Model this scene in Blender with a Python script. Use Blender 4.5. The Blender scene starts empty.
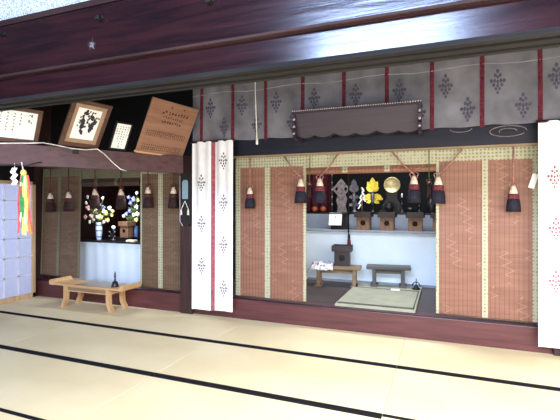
import bpy, bmesh, math, random
from math import sin, cos, pi, radians, atan2, sqrt
from mathutils import Vector, Matrix
R = random.Random(7)
SC = bpy.context.scene
COL = SC.collection

# ------------------------------------------------------------------ camera
YAW, F, HOR, EYE = radians(21.5), 421.0, 202.0, 1.5
cam = bpy.data.cameras.new('camera'); camo = bpy.data.objects.new('camera', cam); COL.objects.link(camo)
cam.sensor_width = 36; cam.lens = F/560*36; cam.shift_y = -(210-HOR)/560; cam.clip_start = .05
camo.location = (0, 0, EYE); camo.rotation_euler = (pi/2, 0, YAW); SC.camera = camo

def ray(px, py):
    xc = (px-280)/F; z = -(py-HOR)/F
    return Vector((xc*cos(YAW)-sin(YAW), xc*sin(YAW)+cos(YAW), z))
def P(px, py, Y):
    r = ray(px, py); r = r*(Y/r.y); r.z += EYE; return r
def PZ(px, py, Z):
    r = ray(px, py); r = r*((Z-EYE)/r.z); r.z += EYE; return r
def PX(px, py, X):
    r = ray(px, py); r = r*(X/r.x); r.z += EYE; return r

# ------------------------------------------------------------------ materials
def lin(c):
    return tuple(((v/255)/12.92 if v/255 <= .04045 else ((v/255+.055)/1.055)**2.4) for v in c) + (1,)
def base(name, rough=.6, spec=.5):
    m = bpy.data.materials.new(name); m.use_nodes = True
    nt = m.node_tree; b = nt.nodes['Principled BSDF']
    b.inputs['Roughness'].default_value = rough; b.inputs['Specular IOR Level'].default_value = spec
    return m, nt, b
def node(nt, t, **k):
    n = nt.nodes.new(t)
    for a, v in k.items(): setattr(n, a, v)
    return n
def ramp(nt, c1, c2, p1=.3, p2=.7):
    r = node(nt, 'ShaderNodeValToRGB'); e = r.color_ramp.elements
    e[0].position, e[0].color = p1, lin(c1); e[1].position, e[1].color = p2, lin(c2); return r
def coords(nt, scale=(1,1,1), rot=(0,0,0)):
    tc = node(nt, 'ShaderNodeTexCoord'); mp = node(nt, 'ShaderNodeMapping')
    mp.inputs['Scale'].default_value = scale; mp.inputs['Rotation'].default_value = rot
    nt.links.new(tc.outputs['Object'], mp.inputs['Vector']); return mp.outputs['Vector']
def plain(name, c, rough=.6, spec=.4, metal=0, var=.12, sc=14, bump=0):
    m, nt, b = base(name, rough, spec); b.inputs['Metallic'].default_value = metal
    n = node(nt, 'ShaderNodeTexNoise'); n.inputs['Scale'].default_value = sc; n.inputs['Detail'].default_value = 3
    nt.links.new(coords(nt), n.inputs['Vector'])
    r = ramp(nt, tuple(max(0, v*(1-var)) for v in c), tuple(min(255, v*(1+var)) for v in c))
    nt.links.new(n.outputs['Fac'], r.inputs['Fac']); nt.links.new(r.outputs['Color'], b.inputs['Base Color'])
    if bump:
        bp = node(nt, 'ShaderNodeBump'); bp.inputs['Strength'].default_value = bump; bp.inputs['Distance'].default_value = .01
        nt.links.new(n.outputs['Fac'], bp.inputs['Height']); nt.links.new(bp.outputs['Normal'], b.inputs['Normal'])
    return m
def wood(name, c1, c2, axis='x', rough=.45, spec=.4, sc=1.0, rvar=.15):
    m, nt, b = base(name, rough, spec)
    s = {'x': (.7, 9, 9), 'y': (9, .7, 9), 'z': (9, 9, .7)}[axis]; s = tuple(v*sc for v in s)
    v = coords(nt, s)
    n = node(nt, 'ShaderNodeTexNoise'); n.inputs['Scale'].default_value = 2.2; n.inputs['Detail'].default_value = 6; n.inputs['Distortion'].default_value = .6
    nt.links.new(v, n.inputs['Vector'])
    r = ramp(nt, c1, c2, .32, .68); nt.links.new(n.outputs['Fac'], r.inputs['Fac']); nt.links.new(r.outputs['Color'], b.inputs['Base Color'])
    mr = node(nt, 'ShaderNodeMapRange'); mr.inputs['To Min'].default_value = max(.05, rough-rvar); mr.inputs['To Max'].default_value = min(1, rough+rvar)
    nt.links.new(n.outputs['Fac'], mr.inputs['Value']); nt.links.new(mr.outputs['Result'], b.inputs['Roughness'])
    bp = node(nt, 'ShaderNodeBump'); bp.inputs['Strength'].default_value = .15; bp.inputs['Distance'].default_value = .01
    nt.links.new(n.outputs['Fac'], bp.inputs['Height']); nt.links.new(bp.outputs['Normal'], b.inputs['Normal'])
    return m
def math_(nt, op, a, b=None):
    n = node(nt, 'ShaderNodeMath', operation=op)
    for i, v in enumerate((a, b)):
        if v is None: continue
        if isinstance(v, (int, float)): n.inputs[i].default_value = v
        else: nt.links.new(v, n.inputs[i])
    return n.outputs[0]
def mixc(nt, fac, a, b):
    n = node(nt, 'ShaderNodeMix', data_type='RGBA')
    nt.links.new(fac, n.inputs[0])
    for i, v in ((6, a), (7, b)):
        if isinstance(v, tuple): n.inputs[i].default_value = v
        else: nt.links.new(v, n.inputs[i])
    return n.outputs[2]
def bamboo(name, c1, c2, zig, zs=.38):
    """fine horizontal slats, vertical threads and a faint woven zigzag"""
    m, nt, b = base(name, .55, .35)
    tc = node(nt, 'ShaderNodeTexCoord'); sx = node(nt, 'ShaderNodeSeparateXYZ'); nt.links.new(tc.outputs['Object'], sx.inputs[0])
    X, Z = sx.outputs['X'], sx.outputs['Z']
    n = node(nt, 'ShaderNodeTexNoise'); n.inputs['Scale'].default_value = 2; n.inputs['Detail'].default_value = 5
    nt.links.new(coords(nt, (1.2, 1, 12)), n.inputs['Vector'])
    r = ramp(nt, c1, c2); nt.links.new(n.outputs['Fac'], r.inputs['Fac'])
    slat = math_(nt, 'PINGPONG', math_(nt, 'MULTIPLY', Z, 120), 1.0)
    slat = math_(nt, 'MULTIPLY', slat, .16)
    col = mixc(nt, slat, r.outputs['Color'], lin(tuple(v*.6 for v in c1)))
    th = math_(nt, 'LESS_THAN', math_(nt, 'PINGPONG', math_(nt, 'ADD', X, 20), .022), .0035)
    th = math_(nt, 'MULTIPLY', th, .45)
    col = mixc(nt, th, col, lin(tuple(v*.55 for v in c1)))
    # zigzag columns
    tri = math_(nt, 'PINGPONG', math_(nt, 'ADD', Z, 20), .045)
    d = math_(nt, 'ADD', math_(nt, 'ADD', X, 20), math_(nt, 'MULTIPLY', tri, 2.2))
    d = math_(nt, 'ADD', d, math_(nt, 'MULTIPLY', Z, .3))
    zz = math_(nt, 'LESS_THAN', math_(nt, 'PINGPONG', d, .12), .0065)
    n2 = node(nt, 'ShaderNodeTexNoise'); n2.inputs['Scale'].default_value = 2.3; n2.inputs['Detail'].default_value = 1
    nt.links.new(coords(nt, (1.3, 1, .8)), n2.inputs['Vector'])
    zz = math_(nt, 'MULTIPLY', zz, math_(nt, 'MULTIPLY', math_(nt, 'GREATER_THAN', n2.outputs['Fac'], .5), zs))
    col = mixc(nt, zz, col, lin(zig))
    nt.links.new(col, b.inputs['Base Color']); return m
def brocade(name, c1, c2):
    m, nt, b = base(name, .7, .2)
    v = node(nt, 'ShaderNodeTexVoronoi'); v.inputs['Scale'].default_value = 27
    v.inputs['Randomness'].default_value = .15
    nt.links.new(coords(nt), v.inputs['Vector'])
    r = ramp(nt, c2, c1, .28, .45); nt.links.new(v.outputs['Distance'], r.inputs['Fac'])
    nt.links.new(r.outputs['Color'], b.inputs['Base Color']); return m
def tatami(name, c1, c2):
    m, nt, b = base(name, .55, .3)
    n = node(nt, 'ShaderNodeTexNoise'); n.inputs['Scale'].default_value = 1.1; n.inputs['Detail'].default_value = 6
    nt.links.new(coords(nt, (1, 1.6, 1)), n.inputs['Vector'])
    r = ramp(nt, c1, c2, .3, .7); nt.links.new(n.outputs['Fac'], r.inputs['Fac'])
    w = node(nt, 'ShaderNodeTexWave', wave_type='BANDS', bands_direction='X'); w.inputs['Scale'].default_value = 70; w.inputs['Distortion'].default_value = .3
    nt.links.new(coords(nt), w.inputs['Vector'])
    f = math_(nt, 'MULTIPLY', w.outputs['Fac'], .18)
    nt.links.new(mixc(nt, f, r.outputs['Color'], lin(tuple(v*.8 for v in c1))), b.inputs['Base Color'])
    return m

M = dict(
 lacq=wood('lintel lacquered wood', (27,13,19), (50,23,27), 'x', .21, .6, 1, .07),
 lacqedge=wood('worn lintel edge', (46,30,32), (68,46,43), 'x', .6, .3),
 rail=wood('grey track wood', (28,27,29), (46,44,44), 'x', .7, .2),
 railin=plain('dark groove', (22,20,20), .8),
 darkx=wood('sky-tinted beam wood', (16,17,29), (28,28,44), 'x', .42, .3),  # blue tint stands in for sky reflected in the beam
 beam=wood('reddish brown beam wood', (66,42,46), (92,60,62), 'y', .5, .5),
 post=wood('dark post wood', (40,24,24), (64,38,36), 'z', .5, .4),
 sill=wood('red brown sill wood', (72,37,40), (98,51,52), 'x', .42, .5),
 black=plain('near black wood', (16,14,16), .6, .3),
 blackgl=plain('black lacquer', (16,14,16), .42, .35),
 innerfloor=wood('dark plank floor', (58,46,44), (84,68,64), 'x', .5, .4),
 plaster=plain('speckled plaster', (186,192,208), .9, .1, 0, .32, 70, .4),
 tat=tatami('tatami straw', (228,208,162), (242,225,184)),
 heri=plain('black border cloth', (28,27,32), .85, .1),
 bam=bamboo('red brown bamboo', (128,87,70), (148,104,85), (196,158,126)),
 bamd=bamboo('brown bamboo', (98,76,58), (120,95,74), (156,130,102)),  # darkened copy of bam: the left bay's dimness is put into the colour
 bam_deepshade=bamboo('shaded brown bamboo', (62,46,38), (80,60,50), (90,70,58)),  # darker again: shade on the left bay's raised blind, painted in
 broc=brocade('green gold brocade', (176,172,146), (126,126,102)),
 broc_shade=brocade('shaded green brocade', (118,114,92), (92,90,72)),  # broc darkened to carry the dim light of the left bay
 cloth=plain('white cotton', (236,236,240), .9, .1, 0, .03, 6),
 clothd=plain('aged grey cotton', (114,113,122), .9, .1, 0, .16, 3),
 clothh=plain('dusty cotton fold', (148,146,152), .9, .1, 0, .1, 4),
 clothp=plain('printed lilac white cotton', (206,196,206), .9, .1, 0, .3, 26),
 padm=plain('brown grey sheet', (142,122,98), .3, .5, 0, .06),
 rose=plain('faded rose cloth', (152,84,94), .9, .1, 0, .16, 30), crestb=plain('crest print brown', (104,80,88), .9, .1),
 maroon=plain('maroon cloth', (94,42,54), .9, .1, 0, .18, 30),
 crest=plain('crest print dark', (82,78,94), .9, .1),
 crestr=plain('crest print red', (150,96,98), .9, .1),
 tas_w=plain('ivory silk', (218,202,184), .7, .3, 0, .15, 60),
 tas_r=plain('maroon silk', (106,44,54), .7, .3, 0, .25, 60),
 tas_d=plain('dull maroon silk', (74,38,38), .75, .3, 0, .25, 60),
 tas_k=plain('navy black silk', (30,28,40), .75, .3, 0, .3, 60),
 tas_b=plain('dark brown silk', (44,26,26), .75, .3, 0, .3, 60),
 cord=plain('pink braided cord', (150,108,100), .8, .2, 0, .25, 80),
 cordd=plain('dark red cord', (98,52,48), .8, .2, 0, .25, 80),
 canopy=wood('carved purple brown wood', (42,31,44), (58,45,60), 'x', .5, .5),
 bead=plain('pale beads', (176,166,170), .5, .4),
 whitecord=plain('white cord', (226,226,222), .7, .2),
 hinoki=wood('pale cypress', (194,150,102), (214,174,126), 'x', .45, .4),
 hinokiz=wood('pale cypress upright', (194,150,102), (214,174,126), 'z', .45, .4),
 shojiw=wood('shoji frame wood', (190,156,122), (214,184,150), 'z', .6, .3),
 lattice=plain('shoji lattice', (222,224,236), .7, .2),
 sanbo=wood('brown stand wood', (108,78,58), (134,100,76), 'z', .5, .4),
 sanbod=wood('dark brown stand wood', (36,26,26), (54,40,38), 'z', .5, .4),
 bench=wood('brown bench wood', (122,100,76), (148,126,98), 'x', .6, .3),
 benchg=wood('grey bench wood', (78,75,74), (100,97,94), 'x', .6, .3),
 altar=plain('white altar cloth', (212,226,238), .8, .2, 0, .03, 2),
 altarg=plain('grey altar face', (140,146,160), .8, .2, 0, .06, 3),
 gold=plain('gilt', (246,206,70), .32, .5, .45, .12, 30),
 golddim=plain('mirror bronze', (196,178,128), .35, .5, .5, .1, 30),
 silver=plain('grey metal ornament', (104,100,108), .4, .5, .3, .2, 30),
 greyb=plain('grey brown carved ornament', (124,112,112), .6, .3, 0, .2, 20),
 redcloth=plain('dark red drape', (70,24,34), .85, .2, 0, .3, 12),
 orange=plain('orange fruit', (160,78,46), .5, .4),
 paper=plain('white paper', (250,250,252), .8, .1, 0, .02),
 ink=plain('ink', (62,60,64), .9, .1),
 inkb=plain('brown ink', (82,50,40), .9, .1),
 fframe=wood('frame brown wood', (76,52,44), (100,72,60), 'x', .5, .4),
 mount=plain('tan mount', (168,140,116), .7, .2, 0, .06),
 board=wood('bare inscription board', (142,103,84), (160,120,98), 'x', .6, .2),
 porcelain=plain('pale blue porcelain', (196,210,228), .25, .5, 0, .1, 40),
 blueglaze=plain('blue glaze', (96,120,176), .25, .5),
 leaf=plain('leaf green', (66,86,46), .6, .3, 0, .3, 30),
 stem=plain('stem green', (84,104,52), .6, .3),
 pink=plain('pink petals', (226,176,190), .7, .2), white=plain('white petals', (236,238,240), .7, .2),
 yellow=plain('pale yellow petals', (222,212,130), .7, .2), blue=plain('violet blue petals', (126,130,196), .7, .2),
 bronze=plain('dark bronze', (52,50,54), .35, .5, .6, .2, 20),
 pane=plain('blue grey pane', (132,160,180), .3, .5, 0, .1, 5),
 iron=plain('dark iron', (40,36,38), .5, .4, .4),
 s_red=plain('pinkish red ribbon', (208,86,92), .7, .2), s_grn=plain('green ribbon', (60,150,86), .7, .2),
 s_yel=plain('yellow ribbon', (236,214,120), .7, .2), s_orn=plain('orange ribbon', (226,140,84), .7, .2), s_wht=plain('cream ribbon', (240,226,190), .7, .2),
 matg=plain('grey green straw mat', (166,164,142), .7, .2, 0, .05, 6),
 matb=plain('grey mat border', (92,92,86), .8, .2),
)
def shoji_paper(nm, ct, ca, cb, fac):
    m, nt, b = base(nm, .9, .1)
    out = nt.nodes['Material Output']
    t = node(nt, 'ShaderNodeBsdfTranslucent'); t.inputs['Color'].default_value = lin(ct)
    d = node(nt, 'ShaderNodeBsdfDiffuse')
    n = node(nt, 'ShaderNodeTexNoise'); n.inputs['Scale'].default_value = 20; nt.links.new(coords(nt), n.inputs['Vector'])
    r = ramp(nt, ca, cb); nt.links.new(n.outputs['Fac'], r.inputs['Fac']); nt.links.new(r.outputs['Color'], d.inputs['Color'])
    mx = node(nt, 'ShaderNodeMixShader'); mx.inputs[0].default_value = fac
    nt.links.new(d.outputs[0], mx.inputs[1]); nt.links.new(t.outputs[0], mx.inputs[2]); nt.links.new(mx.outputs[0], out.inputs['Surface'])
    return m
M['shoji'] = shoji_paper('shoji paper', (202,206,232), (190,194,222), (202,206,232), .6)
M['lattice'] = shoji_paper('papered lattice', (252,252,255), (244,245,250), (252,252,255), .62)

# ------------------------------------------------------------------ mesh builder
class MB:
    def __init__(self): self.bm = bmesh.new(); self.mats = []
    def mi(self, m):
        if m not in self.mats: self.mats.append(m)
        return self.mats.index(m)
    def face(self, pts, m=None):
        f = self.bm.faces.new([self.bm.verts.new(p) for p in pts]); f.material_index = self.mi(m) if m else 0; return f
    def box(self, x0, x1, y0, y1, z0, z1, m=None, bev=0.0, T=None):
        if bev > 0: bev = min(bev, .3*min(abs(x1-x0), abs(y1-y0), abs(z1-z0)))
        b = bmesh.new(); bmesh.ops.create_cube(b, size=1)
        for v in b.verts:
            v.co = Vector(((x0+x1)/2+v.co.x*(x1-x0), (y0+y1)/2+v.co.y*(y1-y0), (z0+z1)/2+v.co.z*(z1-z0)))
        if bev > 0: bmesh.ops.bevel(b, geom=b.edges[:], offset=bev, segments=2, affect='EDGES', profile=.5)
        return self.merge(b, m, T)
    def merge(self, b, m=None, T=None, smooth=False):
        i = self.mi(m) if m else 0; mp = {}
        for v in b.verts: mp[v] = self.bm.verts.new(T @ v.co if T else v.co)
        for f in b.faces:
            try: g = self.bm.faces.new([mp[v] for v in f.verts])
            except ValueError: continue
            g.material_index = i; g.smooth = smooth
        b.free(); return self
    def tube(self, pts, r, seg=8, m=None, cap=True):
        pts = [Vector(p) for p in pts]; i = self.mi(m) if m else 0
        rs = r if isinstance(r, (list, tuple)) else [r]*len(pts); rings = []
        up = None
        for k, p in enumerate(pts):
            d = (pts[min(k+1, len(pts)-1)]-pts[max(k-1, 0)]).normalized()
            if up is None: up = d.orthogonal().normalized()
            up = (up-d*up.dot(d)); up = up.normalized() if up.length > 1e-6 else d.orthogonal().normalized()
            s = d.cross(up)
            rings.append([self.bm.verts.new(p+(up*cos(2*pi*a/seg)+s*sin(2*pi*a/seg))*rs[k]) for a in range(seg)])
        for A, B in zip(rings, rings[1:]):
            for a in range(seg):
                f = self.bm.faces.new((A[a], A[(a+1)%seg], B[(a+1)%seg], B[a])); f.material_index = i; f.smooth = True
        if cap:
            for rg in (rings[0][::-1], rings[-1]):
                f = self.bm.faces.new(rg); f.material_index = i
        return self
    def lathe(self, prof, c=(0,0,0), seg=20, m=None, T=None, flute=0, nfl=12):
        i = self.mi(m) if m else 0; c = Vector(c); rings = []
        for r, z in prof:
            ring = []
            for a in range(seg):
                t = 2*pi*a/seg; rr = r*(1+flute*cos(nfl*t))
                p = Vector((rr*cos(t), rr*sin(t), z))
                if T: p = T @ p
                ring.append(self.bm.verts.new(c+p))
            rings.append(ring)
        for A, B in zip(rings, rings[1:]):
            for a in range(seg):
                f = self.bm.faces.new((A[a], A[(a+1)%seg], B[(a+1)%seg], B[a])); f.material_index = i; f.smooth = True
        for rg in (rings[0][::-1], rings[-1]):
            f = self.bm.faces.new(rg); f.material_index = i
        return self
    def prism(self, poly, f3, d, m=None):
        """poly: 2-D outline; f3(u,v)->Vector; d: thickness vector"""
        i = self.mi(m) if m else 0; d = Vector(d)
        A = [self.bm.verts.new(f3(u, v)) for u, v in poly]; B = [self.bm.verts.new(f3(u, v)+d) for u, v in poly]
        n = len(A)
        fs = [self.bm.faces.new(A[::-1]), self.bm.faces.new(B)]
        for k in range(n): fs.append(self.bm.faces.new((A[k], A[(k+1)%n], B[(k+1)%n], B[k])))
        for f in fs: f.material_index = i
        return self
    def ball(self, c, r, m=None, sub=1, sc=(1,1,1), T=None):
        b = bmesh.new(); bmesh.ops.create_icosphere(b, subdivisions=sub, radius=r)
        MX = Matrix.Translation(c) @ (T if T else Matrix()) @ Matrix.Diagonal((*sc, 1))
        return self.merge(b, m, MX, True)
    def grid(self, u0, u1, v0, v1, nu, nv, f, m=None):
        i = self.mi(m) if m else 0
        V = [[self.bm.verts.new(f(u0+(u1-u0)*a/nu, v0+(v1-v0)*b/nv)) for b in range(nv+1)] for a in range(nu+1)]
        for a in range(nu):
            for b in range(nv):
                g = self.bm.faces.new((V[a][b], V[a+1][b], V[a+1][b+1], V[a][b+1])); g.material_index = i; g.smooth = True
        return self
    def mesh(self, name, recalc=True):
        if recalc: bmesh.ops.recalc_face_normals(self.bm, faces=self.bm.faces[:])
        me = bpy.data.meshes.new(name); self.bm.to_mesh(me); self.bm.free()
        for m in self.mats: me.materials.append(m)
        return me
def link(name, me, parent=None):
    o = bpy.data.objects.new(name, me); COL.objects.link(o)
    if parent: o.parent = parent
    return o
ROOTM = {}
def part(name, mb, parent, mat=None, world=False, label=None):
    """mb in the parent's local frame, or in world axes when world=True"""
    if mat is not None:
        mb.mats = [mat] + [x for x in mb.mats if x is not mat] if not mb.mats else mb.mats
    me = mb.mesh(name)
    if world:
        top = parent
        me.transform(ROOTM[top.name].inverted())
    o = link(name, me, parent); ROOTM[o.name] = ROOTM[parent.name]
    if label: o['label'] = label
    return o
def tag(o, label, cat, group=None, kind=None):
    o['label'] = label; o['category'] = cat
    if group: o['group'] = group
    if kind: o['kind'] = kind
    return o
def thing(name, label, cat, loc=(0,0,0), rotz=0, group=None):
    o = bpy.data.objects.new(name, None); COL.objects.link(o); o.empty_display_size = .05
    o.location = loc; o.rotation_euler = (0, 0, rotz)
    ROOTM[o.name] = Matrix.Translation(loc) @ Matrix.Rotation(rotz, 4, 'Z')
    return tag(o, label, cat, group)
def solo(name, mb, label, cat, group=None, kind=None):
    return tag(link(name, mb.mesh(name)), label, cat, group, kind)
def struct(name, mb, parent=None):
    o = link(name, mb.mesh(name), parent); o['kind'] = 'structure'; ROOTM[o.name] = Matrix(); return o

# ------------------------------------------------------------------ setting
XL, XR = -6.08, 3.2
b = MB(); b.box(XL-.6, 4.5, -2.6, 4.9, -.14, -.052, M['black'])
b.box(XL, 4.5, -2.6, 2.07, -.052, 0, M['tat']); b.box(XL, -4.295, 2.07, 3.0, -.052, 0, M['tat']); b.box(-.415, 4.5, 2.07, 3.0, -.052, 0, M['tat'])
b.box(1.525, 4.5, 3.0, 4.85, -.052, 0, M['tat'])
struct('floor', b)
b = MB(); b.box(XL-.6, XR+.6, 5.05, 8.4, .15, .25, M['innerfloor']); struct('floor_inner', b)
b = MB(); b.box(XL, XR, 4.85, 5.05, -.05, .25, M['sill'], .008); b.box(XL, XR, 4.846, 4.86, .25, .262, M['darkx'], .003); struct('trim_1', b)  # thin dark strip along the top paints the shadow line under the blinds
b = MB(); b.box(-3.33, XR, 4.86, 5.06, 2.075, 2.45, M['darkx'], .006); b.box(-3.33, XR, 4.845, 4.87, 2.066, 2.09, M['bench']); b.box(XL, -3.3, 4.80, 5.06, 2.05, 2.10, M['darkx']); struct('trim_2', b)
b = MB(); b.box(XL, XR, 4.99, 5.06, 2.1, 3.6, M['black']); struct('wall_upper', b)
b = MB(); b.box(XL-.6, XR+.6, 8.3, 8.42, .2, 3.7, M['black']); struct('wall_back', b)
b = MB(); b.box(XL-.7, XR+.6, 2.55, 8.42, 3.6, 3.7, M['black']); struct('ceiling', b)
b = MB()
b.box(XL-.1, XL, 4.79, 8.3, -.05, 3.6, M['post']); b.box(XL-.1, XL, -2.6, 4.79, 1.82, 3.6, M['black']); b.box(XL-.1, XL, -2.6, 2.75, -.05, 1.82, M['plaster'])
struct('wall_left', b)
b = MB(); b.box(1.55, 1.62, 5.06, 8.3, .25, 3.6, M['black']); struct('wall_right', b)
b = MB(); b.box(-3.3, -3.2, 5.06, 8.3, .25, 3.6, M['black']); struct('wall_middle', b)
b = MB(); b.box(-3.345, -3.15, 4.80, 4.94, 0, 2.12, M['post'], .008); struct('trim_3', b)
b = MB(); b.box(.98, 1.2, 4.80, 4.94, 0, 3.1, M['post'], .008); b.box(1.2, XR, 4.93, 4.98, .25, 2.1, M['post']); struct('trim_4', b)
b = MB(); b.box(XL, XL+.14, 4.955, 5.04, .2, 3.1, M['post'], .008); struct('trim_5', b)
# lintel with its track
b = MB()
b.box(XL, 4.4, 2.50, 2.75, 2.39, 2.57, M['lacq'])
for y0, y1 in ((2.50, 2.555), (2.60, 2.665), (2.71, 2.75)): b.box(XL, 4.4, y0, y1, 2.36, 2.392, M['rail'], .003)
b.box(XL, 4.4, 2.55, 2.72, 2.386, 2.3895, M['railin'])
b.box(XL, 4.4, 2.494, 2.51, 2.358, 2.372, M['rail'])
struct('trim_6', b)
b = MB(); b.box(XL, 4.4, 2.455, 2.70, 2.565, 2.985, M['lacq'], .008); b.box(XL, 4.4, 2.450, 2.47, 2.56, 2.578, M['lacqedge'], .003)
b.box(XL, 4.4, 2.52, 2.66, 2.985, 3.01, M['black']); b.box(XL, 4.4, 2.485, 2.56, 3.01, 3.06, M['lacqedge'], .004)
nail = P(92, 45, 2.455)
for k in range(11):
    a = 2*pi*k/11+.2; L = R.uniform(.03, .075)
    c, s = cos(a), sin(a)
    b.face([nail+Vector((c*.008-s*.004, -.003, s*.008+c*.004)), nail+Vector((c*.008+s*.004, -.003, s*.008-c*.004)), nail+Vector((c*L, -.003, s*L))], M['bead'] if k % 3 == 0 else M['silver'])
b.ball(nail, .012, M['silver'], 1, (1, .4, 1))
trimn = struct('trim_7', b)
b = MB(); b.box(XL, 4.4, 2.56, 2.64, 3.06, 3.62, M['plaster']); struct('wall_front', b)
for (px, py) in ((100, 18), (210, 1), (3, 34)):
    q = P(px, py, 2.45); b = MB()
    b.box(q.x-.035, q.x+.035, 2.44, 2.47, q.z-.012, q.z+.012, M['iron'], .004); b.box(q.x-.02, q.x+.02, 2.41, 2.45, q.z-.022, q.z+.006, M['iron'], .004)
    o = link('bracket', b.mesh('bracket'), trimn)

# shoji sliding door on the left wall
d = bpy.data.objects.new('door_1', None); COL.objects.link(d); d.location = (XL+.02, 3.7, 0); d['kind'] = 'structure'
ROOTM['door_1'] = Matrix.Translation(d.location)
xs = XL+.012; y0, y1, z0, z1 = 2.75, 4.79, .0, 1.82
b = MB(); fw = .055
for a, c in ((y1-fw, y1), (y0, y0+fw)): b.box(xs-.02, xs+.02, a, c, z0, z1, M['shojiw'], .004)
b.box(xs-.02, xs+.02, y0, y1, z1-.05, z1, M['shojiw'], .004); b.box(xs-.02, xs+.02, y0, y1, z0, z0+.075, M['shojiw'], .004)
part('door_frame', b, d, world=True)
b = MB()
yy = y1-fw
for k in range(1, 9): b.box(xs-.008, xs+.012, y1-.05-.228*k-.010, y1-.05-.228*k+.010, z0+.07, z1-.04, M['lattice'])
for k in range(1, 6): b.box(xs-.008, xs+.012, y0, y1, .075+.29*k-.010, .075+.29*k+.010, M['lattice'])
part('lattice', b, d, world=True)
b = MB(); b.face([(xs-.01, y0, z0), (xs-.01, y1, z0), (xs-.01, y1, z1), (xs-.01, y0, z1)], M['shoji']); part('paper', b, d, world=True)

# ------------------------------------------------------------------ tatami mats
rows = [(3.953, 4.85), (3.003, 3.947), (2.07, 2.997)]
xsm = [XL, -4.295, -2.355, -.415, 1.525]
rn = ['tatami mat along the red-brown sill ', 'tatami mat between the two long black lines, ', 'tatami mat in the front row, ']
cn = [['in the left corner under the low desk', 'in front of the left white banner', 'before the opening with low benches', 'at the far right before the right banner'],
      ['nearest the shoji door', 'second from the left', 'third from the left', 'at the right edge of the photo'],
      ['', 'at the lower left corner of the photo', 'brightly lit at the bottom right', '']]
for r_, (ya, yb) in enumerate(rows):
    for c_ in range(4):
        if not cn[r_][c_]: continue
        xa, xb = xsm[c_]+.0006, xsm[c_+1]-.0006
        t = thing('tatami_mat', rn[r_]+cn[r_][c_], 'mat', ((xa+xb)/2, (ya+yb)/2, -.052), 0, 'tatami mats of the hall floor')
        b = MB(); b.box(xa, xb, ya, yb, -.051, 0, M['tat'], .004); part('straw_surface', b, t, world=True)
        eds = [(ya, ya+.036)] + ([(yb-.036, yb)] if r_ else [])
        for ea, eb in eds:
            b = MB(); b.box(xa+.001, xb-.001, ea+.001, eb-.001, -.04, .003, M['heri']); part('border_cloth', b, t, world=True)

# ------------------------------------------------------------------ bamboo blinds
def blind(label, x0, x1, z0, z1, bands, mat, bro, topband=(1.94, 2.07), y=4.92, tilt=0.0, group='bamboo blinds of the sanctuary front'):
    t = thing('bamboo_blind', label, 'blind', ((x0+x1)/2, y, z0), 0, group)
    f = lambda x, z, o=0: Vector((x, y-o-tilt*max(0, (z1-z)), z))
    b = MB(); b.grid(x0, x1, z0, min(z1, topband[0]+.03), 8, 12, lambda u, v: f(u, v), M[mat])
    pn = part('bamboo_panel', b, t, world=True)
    b = MB(); b.grid(x0, x1, topband[0], topband[1], 8, 2, lambda u, v: f(u, v, .005), M[bro]); part('top_band', b, pn, world=True)
    for (a, c) in bands:
        b = MB(); b.grid(a, c, z0, topband[0]+.005, 1, 12, lambda u, v: f(u, v, .007), M[bro]); part('brocade_band', b, pn, world=True)
    b = MB(); q = f(0, z0); b.tube([(x0, q.y-.002, z0+.004), (x1, q.y-.002, z0+.004)], .009, 8, M['bamd']); part('bottom_rod', b, t, world=True)
    return t
wx = lambda px, Y=4.92: P(px, 200, Y).x
blind('red-brown bamboo blind with pale brocade bands between the left white banner and the opening', -2.56, -1.59, .272, 2.07,
      [(-2.56, -2.49), (wx(265), wx(270.5)), (-1.63, -1.59)], 'bam', 'broc')
blind('red-brown bamboo blind with pale brocade bands beside the right white banner', -.10, .93, .272, 2.07,
      [(-.10, -.07), (wx(482), wx(488)), (wx(532.5), wx(538))], 'bam', 'broc')
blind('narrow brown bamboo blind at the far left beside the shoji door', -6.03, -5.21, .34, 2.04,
      [(-6.03, -6.0), (wx(59.5), wx(62)), (-5.25, -5.21)], 'bamd', 'broc_shade', (1.90, 2.03), 4.915, .03)
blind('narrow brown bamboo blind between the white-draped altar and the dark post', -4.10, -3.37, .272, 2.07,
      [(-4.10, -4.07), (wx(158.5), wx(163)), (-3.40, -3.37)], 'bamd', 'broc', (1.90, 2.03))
def topblind(label, x0, x1, zb, bits, mat, bro, topband):
    t = thing('rolled_blind', label, 'blind', ((x0+x1)/2, 4.92, zb), 0, 'raised blinds over the openings')
    b = MB()
    prof = [(4.925, topband[0]+.02), (4.905, topband[0]-.005), (4.885, (topband[0]+zb)/2), (4.90, zb+.012), (4.93, zb), (4.955, zb+.02)]
    for (a, c), (a2, c2) in zip(prof, prof[1:]):
        f = b.face([(x0, a, c), (x1, a, c), (x1, a2, c2), (x0, a2, c2)], M[mat])
    part('rolled_panel', b, t, world=True)
    b = MB(); b.grid(x0, x1, topband[0], topband[1], 6, 1, lambda u, v: Vector((u, 4.912, v)), M[bro]); part('top_band', b, t, world=True)
    for a, c in bits:
        b = MB()
        for (p, q), (p2, q2) in zip(prof, prof[1:4]): b.face([(a, p-.006, q), (c, p-.006, q), (c, p2-.006, q2), (a, p2-.006, q2)], M[bro])
        part('brocade_band', b, t, world=True)
topblind('rolled-up reddish blind with green brocade above the wide opening', -1.588, -.102, 1.835, [(wx(342.5), wx(348)), (wx(384.5), wx(390))], 'bam', 'broc', (1.915, 2.07))
topblind('rolled-up dark blind above the white-draped altar', -5.208, -4.102, 1.735, [(wx(96), wx(99)), (wx(116), wx(119))], 'bam_deepshade', 'broc_shade', (1.85, 2.03))

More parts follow.
